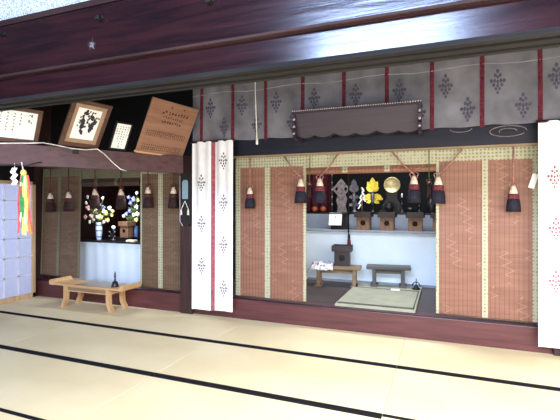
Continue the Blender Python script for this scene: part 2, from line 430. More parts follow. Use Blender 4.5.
# ------------------------------------------------------------------ crest motif
CRESTP = [(0,.95,.15,.19), (-.24,.58,.15,.17), (.24,.58,.15,.17), (0,.42,.12,.15), (-.62,.08,.17,.17), (-.3,.1,.13,.2), (0,.02,.13,.18), (.3,.1,.13,.2), (.62,.08,.17,.17),
          (-.4,-.28,.15,.16), (0,-.34,.14,.17), (.4,-.28,.15,.16), (-.18,-.62,.13,.15), (.18,-.62,.13,.15), (0,-.95,.12,.16)]
def crest(b, cx, cz, s, f, m, off=.003, k_=1.0):
    for (u, v, w, h) in CRESTP:
        pts = []
        for k in range(6):
            a = 2*pi*k/6; p = f(cx+(u*.8+w*cos(a)*.72*k_)*s, cz+(v+h*.85*k_*sin(a))*s); p = Vector(p); p.y -= off; pts.append(p)
        b.face(pts, m)

# ------------------------------------------------------------------ valance
t = thing('valance_curtain', 'long aged white valance with maroon stripes and dark diamond crests under the lintel', 'curtain', (-1, 4.78, 2.29))
sx = [wx(p, 4.78) for p in (202, 233, 266, 303, 344, 387, 432, 482, 540)]
sx += [sx[-1]+.49, sx[-1]+.98]
VX0, VX1 = -3.13, sx[-1]+.2
vf = lambda x, z: Vector((x, 4.78+.012*sin(x*13)*(3.2-z)+.006*sin(x*31+z*4), z-.012*abs(sin((x-sx[0])*pi/.49))*(1 if z < 2.32 else 0)))
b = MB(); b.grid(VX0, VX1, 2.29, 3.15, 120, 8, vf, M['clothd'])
for k in range(len(sx)-1):
    w = sx[k+1]-sx[k]
    hi = 2.72; lo = 2.46
    crest(b, sx[k]+w*.28, hi, .115, vf, M['crest'], .003, 1.3); crest(b, sx[k]+w*.72, lo, .115, vf, M['crest'], .003, 1.3)
part('cloth', b, t, world=True)
for x in sx:
    b = MB(); b.grid(x-.022, x+.022, 2.265, 3.15, 2, 8, lambda u, v: vf(u, max(v, 2.33))+Vector((0, -.004, min(0, v-2.33))), M['maroon']); part('stripe', b, t, world=True)
b = MB(); b.grid(VX0, VX1, 2.90, 2.91, 120, 1, lambda u, v: vf(u, v)+Vector((0, -.004, .012*sin(u*6.4))), M['clothh']); part('hem_fold', b, t, world=True)
b = MB(); b.tube([(VX0, 4.80, 3.15), (VX1, 4.80, 3.15)], .018, 8, M['post']); part('rod', b, t, world=True)

# ------------------------------------------------------------------ tall banners
def banner(label, x0, x1, z0, z1, y, stripe, crs, cm, amp):
    t = thing('cloth_banner', label, 'banner', ((x0+x1)/2, y, z0), 0, 'tall white banners flanking the sanctuary')
    g = lambda x, z: Vector((x, y+amp*sin((x-x0)*19+.6*z)+.5*amp*sin((x-x0)*41)*(1+.6*(z-z0)), z+.03*(x-x0-.3)*(1 if z < .4 else 0)))
    b = MB(); b.grid(x0, x1, z0, z1, 40, 24, g, M['cloth'])
    for cx, cz, s in crs: crest(b, cx, cz, s, g, M[cm], .004)
    part('cloth', b, t, world=True)
    if stripe: 
        b = MB(); b.grid(stripe[0], stripe[1], z0, z1, 3, 24, lambda u, v: g(u, v)+Vector((0, -.004, 0)), M['rose']); part('stripe', b, t, world=True)
    b = MB(); b.tube([(x0-.02, y+.01, z1), (x1+.02, y+.01, z1)], .014, 8, M['post']); part('rod', b, t, world=True)
bl = lambda px, py: (P(px, py, 4.73).x, P(px, py, 4.73).z, .1)
banner('tall white banner with maroon centre stripe and dark crests hanging before the left dark post', -3.115, -2.505, .10, 2.285, 4.735,
       (wx(211.3, 4.735), wx(214.5, 4.735)), [bl(201.5, 183), bl(201.5, 224), bl(201.5, 266), bl(223.5, 161), bl(223.5, 203), bl(223.5, 245), bl(223.5, 289)], 'crestb', .012)
banner('tall white banner with pale red crests at the right edge of the photo', .838, 1.46, .10, 2.285, 4.735,
       (1.15, 1.195), [bl(554.5, 177), bl(556, 229), bl(556, 282), (1.32, 1.85, .115), (1.32, 1.3, .115)], 'crestr', .008)

# ------------------------------------------------------------------ tassels
def tassel_meshes(dark):
    k = 'tas_b' if dark else 'tas_k'; out = {}
    b = MB(); b.lathe([(.006, .004), (.015, -.006), (.025, -.04), (.034, -.088)], seg=24, m=M['tas_w'], flute=.06, nfl=8); out['head'] = b.mesh('head')
    b = MB(); b.lathe([(.034, -.082), (.041, -.09), (.042, -.125), (.040, -.135)], seg=24, m=M['tas_r' if not dark else 'tas_d'], flute=.05, nfl=8); out['band'] = b.mesh('band')
    b = MB(); b.lathe([(.038, -.132), (.046, -.145), (.052, -.2), (.055, -.262), (.04, -.262)], seg=48, m=M[k], flute=.05, nfl=16); out['fringe'] = b.mesh('fringe')
    b = MB()
    for s in (-1, 1):
        b.tube([(s*(.002+.034*sin(pi*u/8)*(1+.3*sin(u))), -.004*s, .028*cos(pi*u/8)+.012-.02*(u/8)) for u in range(9)], .0045, 6, M['cordd' if dark else 'cord'])
    b.ball((0, -.006, .004), .013, M['cordd' if dark else 'cord'], 1); out['knot'] = b.mesh('knot')
    return out
TM = {False: tassel_meshes(False), True: tassel_meshes(True)}
def tassel(label, px, py, Y, dark=False, top=None, sc=1.0):
    q = P(px, py, Y)
    t = thing('silk_tassel', label, 'tassel', q, 0, 'tassels on cords across the sanctuary front')
    for n_, me in TM[dark].items():
        o = link(n_, me, t); o.scale = (sc*1.18, sc*1.18, sc*1.02)
    tp = Vector(top) if top else Vector((q.x, Y, 2.06))
    b = MB(); mid = (tp+q)/2; mid.z -= .01
    b.tube([tp, mid, q+Vector((0, 0, .02))], .009, 6, M['cordd' if dark else 'cord']); part('cord', b, t, world=True)
TY = 4.845
tassel('ivory, maroon and navy tassel hanging straight on the blind right of the left banner', 250, 187.5, TY)
tassel('left tassel of the pair left of the opening, cord slanting up left', 300.7, 179, TY, False, P(284, 156, 4.87), 1.1)
tassel('right tassel of the pair left of the opening, cord slanting up right', 319.8, 178.5, TY, False, P(339, 152.5, 4.87), 1.1)
tassel('left tassel of the pair right of the opening, before the dark altar', 414, 176, TY, False, P(390, 149.5, 4.87), 1.1)
tassel('right tassel of the pair right of the wide opening, over the blind edge', 438.3, 176.5, TY, False, P(464, 147, 4.87), 1.1)
tassel('tassel hanging straight on the blind beside the right white banner', 513.5, 185.5, TY)
tassel('dark tassel on the far left blind, nearer the shoji door', 50.5, 193, TY-.05, True, None, 1.1)
tassel('dark tassel on the far left blind, nearer the white-draped altar', 68.5, 192, TY-.05, True, None, 1.1)
tassel('dark tassel hanging over the flowers above the white-draped altar', 95, 189, TY-.02, True, None, 1.1)
tassel('dark tassel hanging before the dark recess right of the flowers', 121, 189, TY-.02, True, None, 1.1)
tassel('dark tassel on the blind right of the white-draped altar, left of the two', 148, 187, TY, True, None, 1.1)
tassel('dark tassel on the blind right of the white-draped altar, next to the dark post', 173.5, 187, TY, True, None, 1.1)
def knotdeco(label, px, py):
    q = P(px, py, 4.865); t = thing('knotted_cord', label, 'cord', q, 0, 'braided knots between paired tassels')
    b = MB()
    for k in range(4):
        a = pi/4+pi/2*k
        b.tube([(.03*cos(a)*u+.018*sin(pi*u)*cos(a+pi/2), 0, .045*sin(a)*u-.018*sin(pi*u)*sin(a)) for u in (0, .25, .5, .75, 1)], .005, 6, M['cordd'])
    b.ball((0, -.004, 0), .016, M['silver'], 1); part('braid', b, t)
    b = MB()
    for dx in (-.012, .0, .014): b.tube([(dx*.5, 0, -.02), (dx, -.004, -.1), (dx*1.6, 0, -.17)], [.006, .007, .009], 6, M['tas_b']); 
    part('tail', b, t)
    b = MB(); b.tube([(0, .0, .02), (0, .02, 2.06-q.z)], .005, 6, M['leaf']); part('cord', b, t)
knotdeco('dark braided knot between the two tassels left of the opening', 309.5, 184)
knotdeco('dark braided knot between the two tassels right of the opening', 429, 182)

# ------------------------------------------------------------------ carved canopy board on the beam
t = thing('carved_canopy', 'carved purple-brown hanging board with beaded top edge and scalloped bottom before the valance', 'board', (-.95, 4.6, 2.22))
xa, xb, yc = -1.63, -.24, 4.6
N = 84; top = []; bot = []
for k in range(N+1):
    u = k/N; x = xa+(xb-xa)*u
    bot.append((x, 2.265-.028*abs(sin(u*pi*6)) - .012*abs(sin(u*pi*3))))
poly = [(xa, 2.515), (xa, 2.3)]+bot+[(xb, 2.3), (xb, 2.515)]
b = MB(); b.prism(poly, lambda u, v: Vector((u, yc-.30*(v-2.515)-.04, v)), (0, .025, 0), M['canopy']); pn = part('panel', b, t, world=True)
b = MB(); b.box(xa-.01, xb+.01, yc-.065, 4.74, 2.51, 2.535, M['canopy'], .004); part('cornice', b, t, world=True)
b = MB()
for k in range(56): b.ball((xa+(xb-xa)*k/55, yc-.066, 2.537), .0095, M['bead'], 1)
part('bead_row', b, t, world=True)
b = MB()
edge = [(x, z) for x, z in bot]
b.tube([Vector((x, yc-.30*(z-2.515)-.046, z+.004)) for x, z in edge], .005, 6, M['black']); part('scalloped_edge', b, pn, world=True)
for X in (xa+.01, xb-.012):
    pl = [(0, 2.51), (0, 2.44), (-.03, 2.41), (.0, 2.36), (-.035, 2.31), (.01, 2.27), (-.01, 2.22), (.05, 2.235), (.05, 2.275), (.13, 2.275), (.13, 2.51)]
    b = MB(); b.prism(pl, lambda u, v: Vector((X-.012, yc-.055+u, v)), (.028, 0, 0), M['canopy'])
    for zz in (2.44, 2.36, 2.29): b.ball((X+.002, yc-.06, zz), .017, M['bead'], 1, (1, .6, 1.3))
    part('carved_bracket', b, t, world=True)
    b = MB(); b.box(X-.015, X+.015, yc, 4.862, 2.22, 2.256, M['canopy']); part('support_arm', b, t, world=True)
# scroll carving on the beam
for nm, px, py, w, lab in (('vine_carving', 461, 129, .17, 'thin gilt vine scroll on the dark beam, right of the carved board'), ('vine_carving', 508, 131, .27, 'oval gilt vine scroll on the dark beam beside the right banner')):
    q = P(px, py, 4.857); b = MB()
    b.tube([q+Vector((w*.62*cos(a*pi/12), 0, .055*sin(a*pi/12)*(1 if w > .2 else -.6))) for a in range((12 if w < .2 else 22)+1)], .0045, 5, M['greyb'])
    if w > .2: b.tube([q+Vector((w*.3*cos(a*pi/8), 0, .028*sin(a*pi/8))) for a in range(10)], .004, 5, M['greyb'])
    solo(nm, b, lab, 'carving')

# pull cord
q = P(255, 85, 4.5); t = thing('pull_cord', 'thin white pull cord hanging before the valance', 'cord', (q.x, 4.5, 2.2))
zb = P(257, 142, 4.5)
b = MB(); b.tube([(q.x, 4.5, 3.5), (q.x+.003, 4.5, 2.8), (zb.x, 4.5, zb.z+.02)], .005, 6, M['whitecord']); part('cord', b, t, world=True)
b = MB(); b.lathe([(.006, .04), (.013, .03), (.014, -.02), (.01, -.03)], zb, 10, M['whitecord']); part('pull', b, t, world=True)

# ------------------------------------------------------------------ slanting beam with frames
BU = Vector((.472, .8815, 0)); BN = Vector((.8815, -.472, 0))
BS = .95; B0 = Vector((-3.36*BS, 4.80*BS, 0)); ZBOT, ZTOP = 1.5+.395*BS, 1.5+.625*BS
MBEAM = Matrix(((BU.x, -BN.x, 0, B0.x), (BU.y, -BN.y, 0, B0.y), (0, 0, 1, 0), (0, 0, 0, 1)))
def bp(s, o=0, z=0): return B0+BU*s+BN*o+Vector((0, 0, z))
b = MB(); b.box(-2.26, .06, 0, .14, ZBOT, ZTOP, M['beam'], .006, MBEAM); struct('trim_8', b)
b = MB(); b.box(-4.72, -4.52, 2.6, 2.76, 0, 3.6, M['post'], .006); struct('trim_9', b)
# cable along the beam
def sray(px, py):      # point on the beam's face plane
    r = ray(px, py); o = Vector((0, 0, EYE)); n = BN; k = (bp(0)-o).dot(n)/r.dot(n); return o+r*k+n*.008
b = MB(); b.tube([sray(*p) for p in ((-6, 143.5), (10, 143.3), (30, 143.2), (43, 142.8), (55, 145), (72, 148.5), (85, 149.8), (97, 149), (104, 154), (113, 163), (120, 169), (126, 171))], .0055, 6, M['whitecord'])
solo('white_cable', b, 'thin white cable running along the slanting brown beam under the frames', 'cable')
b = MB(); q = sray(75.5, 152); b.box(-.03, .03, -.012, .012, -.02, .02, M['iron'], .004, Matrix.Translation(q) @ MBEAM.to_3x3().to_4x4()); solo('cable_clamp', b, 'small dark clamp on the slanting beam below the ink picture', 'clamp')

def frame(name, label, cat, corners, depth, parts, lean, yaw):
    """a leaning flat thing whose bottom rests on the beam: local u along it, v up its face, w out of it"""
    pass
def fplane(s, yaw, lean):
    u = Vector((cos(yaw), sin(yaw), 0)); n0 = Vector((sin(yaw), -cos(yaw), 0))
    v = Vector((0, 0, cos(lean)))+n0*sin(lean); w = u.cross(v); 
    if w.dot(n0) < 0: w = -w
    o = s
    return Matrix(((u.x, v.x, w.x, o.x), (u.y, v.y, w.y, o.y), (u.z, v.z, w.z, o.z), (0, 0, 0, 1)))
def leaning(name, label, cat, origin, yaw, lean, group):
    t = bpy.data.objects.new(name, None); COL.objects.link(t); t.empty_display_size = .05
    t.matrix_world = fplane(origin, yaw, lean); ROOTM[t.name] = t.matrix_world.copy()
    return tag(t, label, cat, group)
def glyph(b, cx, cy, s, m, w=.004):
    """a little cluster of brush strokes"""
    for k in range(R.randint(4, 6)):
        a = R.choice((0, pi/2, pi/4, -pi/4, 0, pi/2)); L = s*R.uniform(.35, .75); x = cx+R.uniform(-.3, .3)*s; y = cy+R.uniform(-.35, .35)*s
        c, d = cos(a)*L/2, sin(a)*L/2; nx, ny = -sin(a)*s*.09, cos(a)*s*.09
        b.face([(x-c-nx, y-d-ny, w), (x+c-nx, y+d-ny, w), (x+c+nx, y+d+ny, w), (x-c+nx, y-d+ny, w)], m)
def rim(b, w, h, fw, d0, d1, m):
    b.box(-w/2, w/2, 0, fw, d0, d1, m, .004); b.box(-w/2, w/2, h-fw, h, d0, d1, m, .004)
    b.box(-w/2, -w/2+fw, fw, h-fw, d0, d1, m, .004); b.box(w/2-fw, w/2, fw, h-fw, d0, d1, m, .004)
FIT = {}
FIT['board'] = (0.807, 0.703, Vector((-3.486, 4.569, 2.120)), 1.411, 0.453)
FIT['pic'] = (0.481, 0.561, Vector((-3.952, 3.679, 2.140)), 1.390, 0.539)
FIT['small'] = (0.235, 0.360, Vector((-3.747, 4.066, 2.136)), 1.331, 0.477)
FIT['cert'] = (0.935, 0.389, Vector((-4.374, 2.921, 2.140)), 1.246, 0.446)
for k_, (w_, h_, o_, y_, l_) in list(FIT.items()): FIT[k_] = (w_*BS, h_*BS, Vector((o_.x*BS, o_.y*BS, 1.5+(o_.z-1.5)*BS)), y_, l_)
GF = 'framed panels leaning out along the slanting beam'
# inscription board
w, h, o, yaw, lean = FIT['board']
t = leaning('inscription_board', 'bare wooden inscription board leaning out beside the dark post, largest and rightmost of the row', 'board', o, yaw, lean, GF)
b = MB(); b.box(-w/2, w/2, 0, h, -.022, 0, M['board'], .004); pp = part('plank', b, t)
b = MB()
for c in range(9): glyph(b, -w*.23+c*w*.065, h*.80, .042, M['inkb'])
for c in range(9): glyph(b, -w*.19+c*w*.05, h*.71, .03, M['inkb'])
for c in range(8): glyph(b, -w*.19+c*w*.055, h*.62, .034, M['inkb'])
for c in (0, 5): glyph(b, -w*.09+c*w*.055, h*.90, .034, M['inkb'])
for r_ in (.42, .38, .34, .16, .12, .08):
    for c in range(20): glyph(b, -w*.42+c*w*.042, h*r_, .021, M['inkb'])
part('inscription', b, pp)
b = MB(); b.box(-w/2-.006, w/2+.006, -.008, .012, -.03, .006, M['hinoki'], .003); part('bottom_edge', b, t)
# ink picture
w, h, o, yaw, lean = FIT['pic']
t = leaning('framed_picture', 'brown-framed black ink picture on white paper leaning out on the slanting beam', 'picture', o, yaw, lean, GF)
b = MB(); rim(b, w, h, .045, -.02, .012, M['fframe']); part('frame', b, t)
b = MB(); rim(b, w-.086, h-.086, .045, -.012, .004, M['mount'])
for v in b.bm.verts: v.co.y += .043
part('mount', b, t)
b = MB(); b.box(-w/2+.01, w/2-.01, .01, h-.01, -.016, -.006, M['paper']); pp = part('paper', b, t)
b = MB()
iw, ih = w-.17, h-.17
def blot(u, v, r, n=7):
    pts = []
    for k in range(n):
        a = 2*pi*k/n; q = r*R.uniform(.6, 1.15); pts.append(((u-.5)*iw+q*cos(a), .085+v*ih+q*sin(a)*1.3, -.0045+R.uniform(0, .001)))
    b.face(pts, M['ink'])
for (u0_, v0_, u1_, v1_, n_, r_) in ((.3,.85,.7,.9,7,.016), (.25,.7,.35,.5,9,.02), (.35,.55,.4,.2,11,.02), (.5,.7,.45,.45,7,.014), (.62,.75,.8,.6,9,.018), (.8,.62,.7,.3,13,.02), (.66,.55,.62,.4,5,.014), (.2,.6,.2,.45,4,.012), (.85,.8,.9,.65,5,.012), (.45,.9,.6,.7,7,.014)):
    for k in range(n_):
        f_ = k/(n_-1); blot(u0_+(u1_-u0_)*f_+R.uniform(-.06, .06), v0_+(v1_-v0_)*f_+R.uniform(-.05, .05), r_*R.uniform(.6, 1.1))
part('ink_painting', b, pp)
# small framed slip
w, h, o, yaw, lean = FIT['small']
t = leaning('framed_notice', 'small black-framed white paper notice leaning between the ink picture and the wooden board', 'frame', o, yaw, lean, GF)
b = MB(); rim(b, w, h, .02, -.015, .008, M['blackgl']); part('frame', b, t)
b = MB(); b.box(-w/2+.01, w/2-.01, .01, h-.01, -.012, -.004, M['paper']); pp = part('paper', b, t)
b = MB()
for c, n_ in ((.3, 5), (.15, 8), (0, 9), (-.15, 7), (-.3, 4)):
    for k in range(n_): glyph(b, c*w, h*.84-k*.03, .017, M['ink'], -.003)
part('writing', b, pp)
# certificate at the left
w, h, o, yaw, lean = FIT['cert']
t = leaning('framed_certificate', 'wide brown-framed white certificate with columns of writing at the left edge of the photo', 'frame', o, yaw, lean, GF)
b = MB(); rim(b, w, h, .04, -.02, .015, M['fframe']); part('frame', b, t)
b = MB(); b.box(-w/2+.01, w/2-.01, .01, h-.01, -.016, -.006, M['paper']); pp = part('paper', b, t)
b = MB()
for k in range(2): glyph(b, w/2-.1, h*.82-.07*k, .04, M['ink'], -.005)
for c in range(11):
    n_ = (4, 6, 6, 5, 5, 0, 5, 6, 6, 5, 4)[c]
    for k in range(n_): glyph(b, w/2-.19-c*.058, h*.80-k*.034, .02, M['ink'], -.005)
part('writing', b, pp)

# ------------------------------------------------------------------ shide and streamers under the beam
def sb(px, py): return sray(px, py)-BN*.008+BN*.03
q = sb(23, 170); t = thing('ribbon_streamer', 'bundle of long red, green, yellow and orange ribbons hanging by the shoji door', 'streamer', q)
b = MB(); q0 = sb(21, 162.5); b.tube([q0-BN*.02, q0, sb(22, 167), sb(23, 172)], .006, 6, M['whitecord']); part('hook', b, t, world=True)
b = MB(); b.ball(sb(23, 173), .03, M['s_yel'], 2, (1, 1, 1.2)); part('binding', b, t, world=True)
for (m_, tx, bx, by, w, off) in (('s_red', 20.6, 17.4, 233, .010, 0), ('s_grn', 21.4, 20.2, 222, .016, .006), ('s_grn', 22.2, 21.6, 228, .008, .012), ('s_yel', 22.8, 23.2, 234, .014, .01), ('s_wht', 23.6, 25.2, 235, .012, .006),
    ('s_yel', 24.2, 26.8, 231, .009, .012), ('s_orn', 24.8, 29.2, 234, .014, .004), ('s_red', 25.2, 31.0, 232, .008, .0), ('s_wht', 22.0, 19.2, 230, .007, .0)):
    b = MB(); A = sb(23+(bx-23)*.55, 175); Z = sb(bx, by)
    side = BU
    pts = [A.lerp(Z, u/8)+BN*(off+.008*sin(u*1.3+bx))+side*(.006*sin(u*.9+tx)) for u in range(9)]
    V = [[b.bm.verts.new(p+side*s*w*(.5+.5*min(1, i/2))) for s in (-1, 1)] for i, p in enumerate(pts)]
    for x_, y_ in zip(V, V[1:]): b.bm.faces.new((x_[0], x_[1], y_[1], y_[0]))
    b.mats = [M[m_]]; part('ribbon', b, t, world=True)
q = sb(14, 168); b = MB()
zz = [(14.3, 168), (12, 172.5), (15, 175), (12.2, 178.5), (15, 181), (13, 185)]
for (a, c), (a2, c2) in zip(zz, zz[1:]):
    p, p2 = sb(a, c), sb(a2, c2); s = BU*.022; b.face([p-s, p+s, p2+s, p2-s], M['paper'])
b.tube([sb(14.3, 163)-BN*.02, sb(14.3, 168.3)], .003, 5, M['whitecord'])
solo('paper_streamer', b, 'small white zigzag paper streamer hanging left of the coloured ribbons', 'streamer')
b = MB(); b.tube([sb(-5, 165.5), sb(12, 165.3), sb(24, 166.3), sb(36, 163.2), sb(42, 162.2)-BN*.03], .006, 6, M['iron']); solo('black_wire', b, 'black wire strung below the slanting beam above the ribbons', 'wire')

# plaque on the post
q = P(185, 200, 4.77); t = thing('hanging_plaque', 'dark arched plaque with blue-grey pane and white tassels on the left dark post', 'plaque', q)
pz = lambda py: P(185, py, 4.77).z; x0, x1 = wx(180.3, 4.77), wx(191, 4.77)
b = MB(); c = (x0+x1)/2; hw = (x1-x0)/2
b.prism([(x0, pz(176)), (c-hw*.6, pz(173.5)), (x1, pz(175)), (x1, pz(222)), (c+hw*.5, pz(226)), (c-hw*.5, pz(226)), (x0, pz(221))], lambda u, v: Vector((u, 4.765, v)), (0, .03, 0), M['iron']); part('backing', b, t, world=True)
b = MB()
b.tube([(x0, 4.762, pz(176)), (x0, 4.762, pz(221)), (c-hw*.5, 4.762, pz(226))], .006, 6, M['bead']); part('rim', b, t, world=True)
b = MB(); b.prism([(c-hw*.55, pz(199)), (c-hw*.55, pz(182)), (c-hw*.3, pz(180)), (c+hw*.3, pz(180)), (c+hw*.5, pz(182)), (c+hw*.5, pz(199))], lambda u, v: Vector((u, 4.758, v)), (0, .008, 0), M['pane']); part('pane', b, t, world=True)
for s in (-.65, .65):
    b = MB(); b.tube([(c, 4.755, pz(201)), (c+s*hw*.6, 4.752, pz(206)), (c+s*hw, 4.752, pz(209))], .0045, 6, M['whitecord']); b.lathe([(.008, 0), (.013, -.03), (.015, -.08), (.008, -.08)], (c+s*hw, 4.748, pz(209)), 10, M['tas_w']); part('tassel', b, t, world=True)
# paper tag
q = P(533.5, 181, 4.88); t = MB(); t.box(-.028, .028, -.001, .001, -.075, .075, M['paper'], 0, Matrix.Translation(q) @ Matrix.Rotation(radians(17), 4, 'Y')); t.tube([q+Vector((.02, 0, .07)), q+Vector((.03, .01, .16))], .002, 5, M['whitecord'])
solo('paper_tag', t, 'small tilted white paper tag on the blind beside the right banner', 'tag')

# ------------------------------------------------------------------ stands with a round hole
def sanbo_parts(t, W, D, H, mat, tray=None):
    b = MB(); hb = H*.72; r = min(W, hb)*.2; n = 24; cz = hb*.56
    sq = []
    for k in range(n):
        a = 2*pi*k/n; c, s = cos(a), sin(a); q = 1/max(abs(c), abs(s)); sq.append((c*q*W/2, hb/2+s*q*hb/2))
    for k in range(n):
        k2 = (k+1) % n; a, a2 = 2*pi*k/n, 2*pi*k2/n
        i1, i2 = (r*cos(a), cz+r*sin(a)), (r*cos(a2), cz+r*sin(a2))
        b.face([(sq[k][0], -D/2, sq[k][1]), (sq[k2][0], -D/2, sq[k2][1]), (i2[0], -D/2, i2[1]), (i1[0], -D/2, i1[1])], M[mat])
        b.face([(i1[0], -D/2, i1[1]), (i2[0], -D/2, i2[1]), (i2[0], -D/2+.03, i2[1]), (i1[0], -D/2+.03, i1[1])], M['black'])
    b.face([(r*cos(2*pi*k/n), -D/2+.03, cz+r*sin(2*pi*k/n)) for k in range(n)], M['black'])
    b.box(-W/2, -W/2+.012, -D/2+.001, D/2, 0, hb, M[mat]); b.box(W/2-.012, W/2, -D/2+.001, D/2, 0, hb, M[mat]); b.box(-W/2, W/2, D/2-.012, D/2, 0, hb, M[mat])
    part('pierced_base', b, t)
    b = MB(); W2, D2 = W*1.32, D*1.3
    b.box(-W2/2, W2/2, -D2/2, D2/2, hb, hb+.015, M[tray or mat], .003)
    for q in ((-W2/2, -W2/2+.012, -D2/2, D2/2), (W2/2-.012, W2/2, -D2/2, D2/2), (-W2/2, W2/2, -D2/2, -D2/2+.012), (-W2/2, W2/2, D2/2-.012, D2/2)): b.box(*q, hb+.01, H, M[tray or mat], .003)
    part('tray', b, t)

# ------------------------------------------------------------------ main sanctuary
ZA = 1.062
t = thing('altar_step', 'long white-draped lower altar step behind the opening with grey ledge on top', 'altar', (-1.1, 6.7, .25))
b = MB(); b.box(-3.15, 1.5, 6.52, 6.94, .25, ZA-.03, M['altar']); fr = part('draped_front', b, t, world=True)
b = MB(); b.box(-3.15, 1.5, 6.50, 6.519, .25, .285, M['altarg']); part('base_trim', b, fr, world=True)
b = MB(); b.box(-3.15, 1.5, 6.5, 6.94, ZA-.03, ZA, M['altarg'], .004); part('step_ledge', b, t, world=True, label='grey ledge')
t = thing('upper_altar', 'upper altar tier with grey face and black top carrying the mirror and gilt ornaments', 'altar', (-1.1, 7.6, .25))
b = MB(); b.box(-3.15, 1.5, 6.95, 8.25, .25, 1.30, M['altarg']); part('grey_face', b, t, world=True)
b = MB(); b.box(-3.15, 1.5, 6.945, 8.2, 1.30, 1.325, M['blackgl'], .004); part('black_top', b, t, world=True)
ZU = 1.325
px_s = (364, 387.5, 415.5, 440)
ls = ['brown offering stand with a round hole, leftmost on the altar ledge', 'brown offering stand with a round hole below the round mirror', 'brown offering stand with a round hole below the left tassel of the right pair', 'brown offering stand at the right, half hidden by the blind']
for p, l in zip(px_s, ls):
    q = P(p, 230, 6.66); t = thing('offering_stand', l, 'stand', (q.x, 6.66, ZA), 0, 'brown pierced stands on the altar ledge'); sanbo_parts(t, .2, .2, .28, 'sanbo', 'sanbod')
# black box with paper
q = P(340, 230, 6.68); t = thing('offertory_box', 'black box with a white paper sheet leaning on its front on the altar ledge', 'box', (q.x, 6.68, ZA))
b = MB(); b.box(-.13, .13, -.1, .1, 0, .24, M['blackgl'], .006); b.box(-.17, .17, -.12, .12, .24, .26, M['blackgl'], .004); part('box_body', b, t)
b = MB(); b.box(-.115, .09, -.002, .002, 0, .2, M['paper'], 0, Matrix.Translation((-.03, -.16, .07)) @ Matrix.Rotation(radians(-14), 4, 'X')); b.ball((-.035, -.142, .2), .012, M['ink'], 1, (1, .4, 1)); part('paper_sheet', b, t, label='white paper sheet')
# rod-like hanging tassel
q = P(348.5, 240, 6.42); t = thing('hanging_tassel', 'slim dark cord with a red tassel hanging before the altar', 'tassel', (q.x, 6.42, .95))
b = MB(); b.tube([(q.x, 6.42, 3.55), (q.x, 6.42, P(349, 238, 6.42).z)], .012, 6, M['iron']); b.lathe([(.01, .06), (.022, .03), (.02, -.01)], P(349, 238, 6.42), 10, M['iron']); part('cord', b, t, world=True)
b = MB(); b.lathe([(.01, 0), (.022, -.015), (.026, -.06), (.03, -.13), (.02, -.13)], P(349, 238.5, 6.42), 16, M['maroon'], None, .06, 8); part('red_fringe', b, t, world=True)
# mirror
q = P(392, 185, 7.2); t = thing('round_mirror', 'round pale bronze mirror on a dark cloud-shaped stand on the altar', 'mirror', (q.x, 7.2, ZU))
rr = .135; TX = Matrix.Rotation(pi/2, 4, 'X')
b = MB(); b.lathe([(.001, -.012), (rr, -.012), (rr, .010), (rr-.012, .014), (rr-.018, .008), (.001, .008)], (0, 0, q.z-ZU), 40, M['golddim'], TX); part('disc', b, t)
b = MB(); hz = q.z-ZU-rr
b.prism([(-.2, 0), (-.2, .04), (-.13, .06), (-.16, .11), (-.08, hz*.75), (-.1, hz+.05), (-.04, hz-.01), (.04, hz-.01), (.1, hz+.05), (.08, hz*.75), (.16, .11), (.13, .06), (.2, .04), (.2, 0)], lambda u, v: Vector((u, -.03, v)), (0, .06, 0), M['blackgl']); part('stand', b, t)
# gilt flower ornament
def petal(b, c, ang, L, w, m, y=-.0, curl=.02):
    pts = [(0, 0), (w*.5, L*.3), (w*.55, L*.6), (w*.2, L*.9), (0, L), (-w*.2, L*.9), (-w*.55, L*.6), (-w*.5, L*.3)]
    ca, sa = cos(ang), sin(ang)
    b.prism(pts, lambda u, v: Vector((c[0]+u*ca+v*sa, c[1]+y-curl*(v/L), c[2]-u*sa+v*ca)), (0, .008, 0), m)
def ornament(name, label, cat, px, Y, H, m, m2, core, petals):
    q = P(px, 210, Y); t = thing(name, label, cat, (q.x, Y, ZU))
    b = MB(); b.lathe([(.05, 0), (.055, .01), (.03, .03), (.022, .06), (.04, .10), (.042, .17), (.02, .22), (.014, H*.6)], (0, 0, 0), 16, M[m2]); part('vase', b, t)
    for i, (z, ang, L, w) in enumerate(petals):
        b = MB(); petal(b, (0, -.02-.004*i, z*H), ang, L, w, M[m], 0); part('petal', b, t)
    b = MB(); b.lathe([(.008, .2*H), (.03, .3*H), (.035, .48*H), (.012, .6*H)], (0, -.05, 0), 12, M[core]); part('bud', b, t)
ornament('gilt_lotus', 'gilded lotus ornament with spread petals on the altar, left of the round mirror', 'ornament', 373, 7.15, .58, 'gold', 'bronze', 'silver',
  [(.52,-2.05,.19,.09),(.52,2.05,.19,.09),(.60,-.95,.13,.07),(.60,.95,.13,.07),(.62,-.5,.18,.08),(.62,.5,.18,.08),(.66,0,.2,.10),(.36,2.0,.13,.06),(.36,-2.0,.11,.05)])
ornament('metal_lotus', 'slim grey metal lotus ornament on the altar, left of the gilded one', 'ornament', 354.5, 7.15, .56, 'silver', 'silver', 'silver',
  [(.45,-1.4,.09,.06),(.45,1.4,.09,.06),(.6,-.5,.14,.08),(.6,.5,.14,.08),(.72,0,.16,.09),(.25,1.8,.1,.05),(.25,-1.8,.1,.05)])
q = P(362, 190, 7.1); t = thing('paper_wand', 'white zigzag paper streamers on a stick beside the gilded lotus', 'streamer', (q.x, 7.1, ZU))
b = MB(); b.tube([(0, 0, 0), (0, 0, .42)], .006, 6, M['hinokiz']); part('stick', b, t)
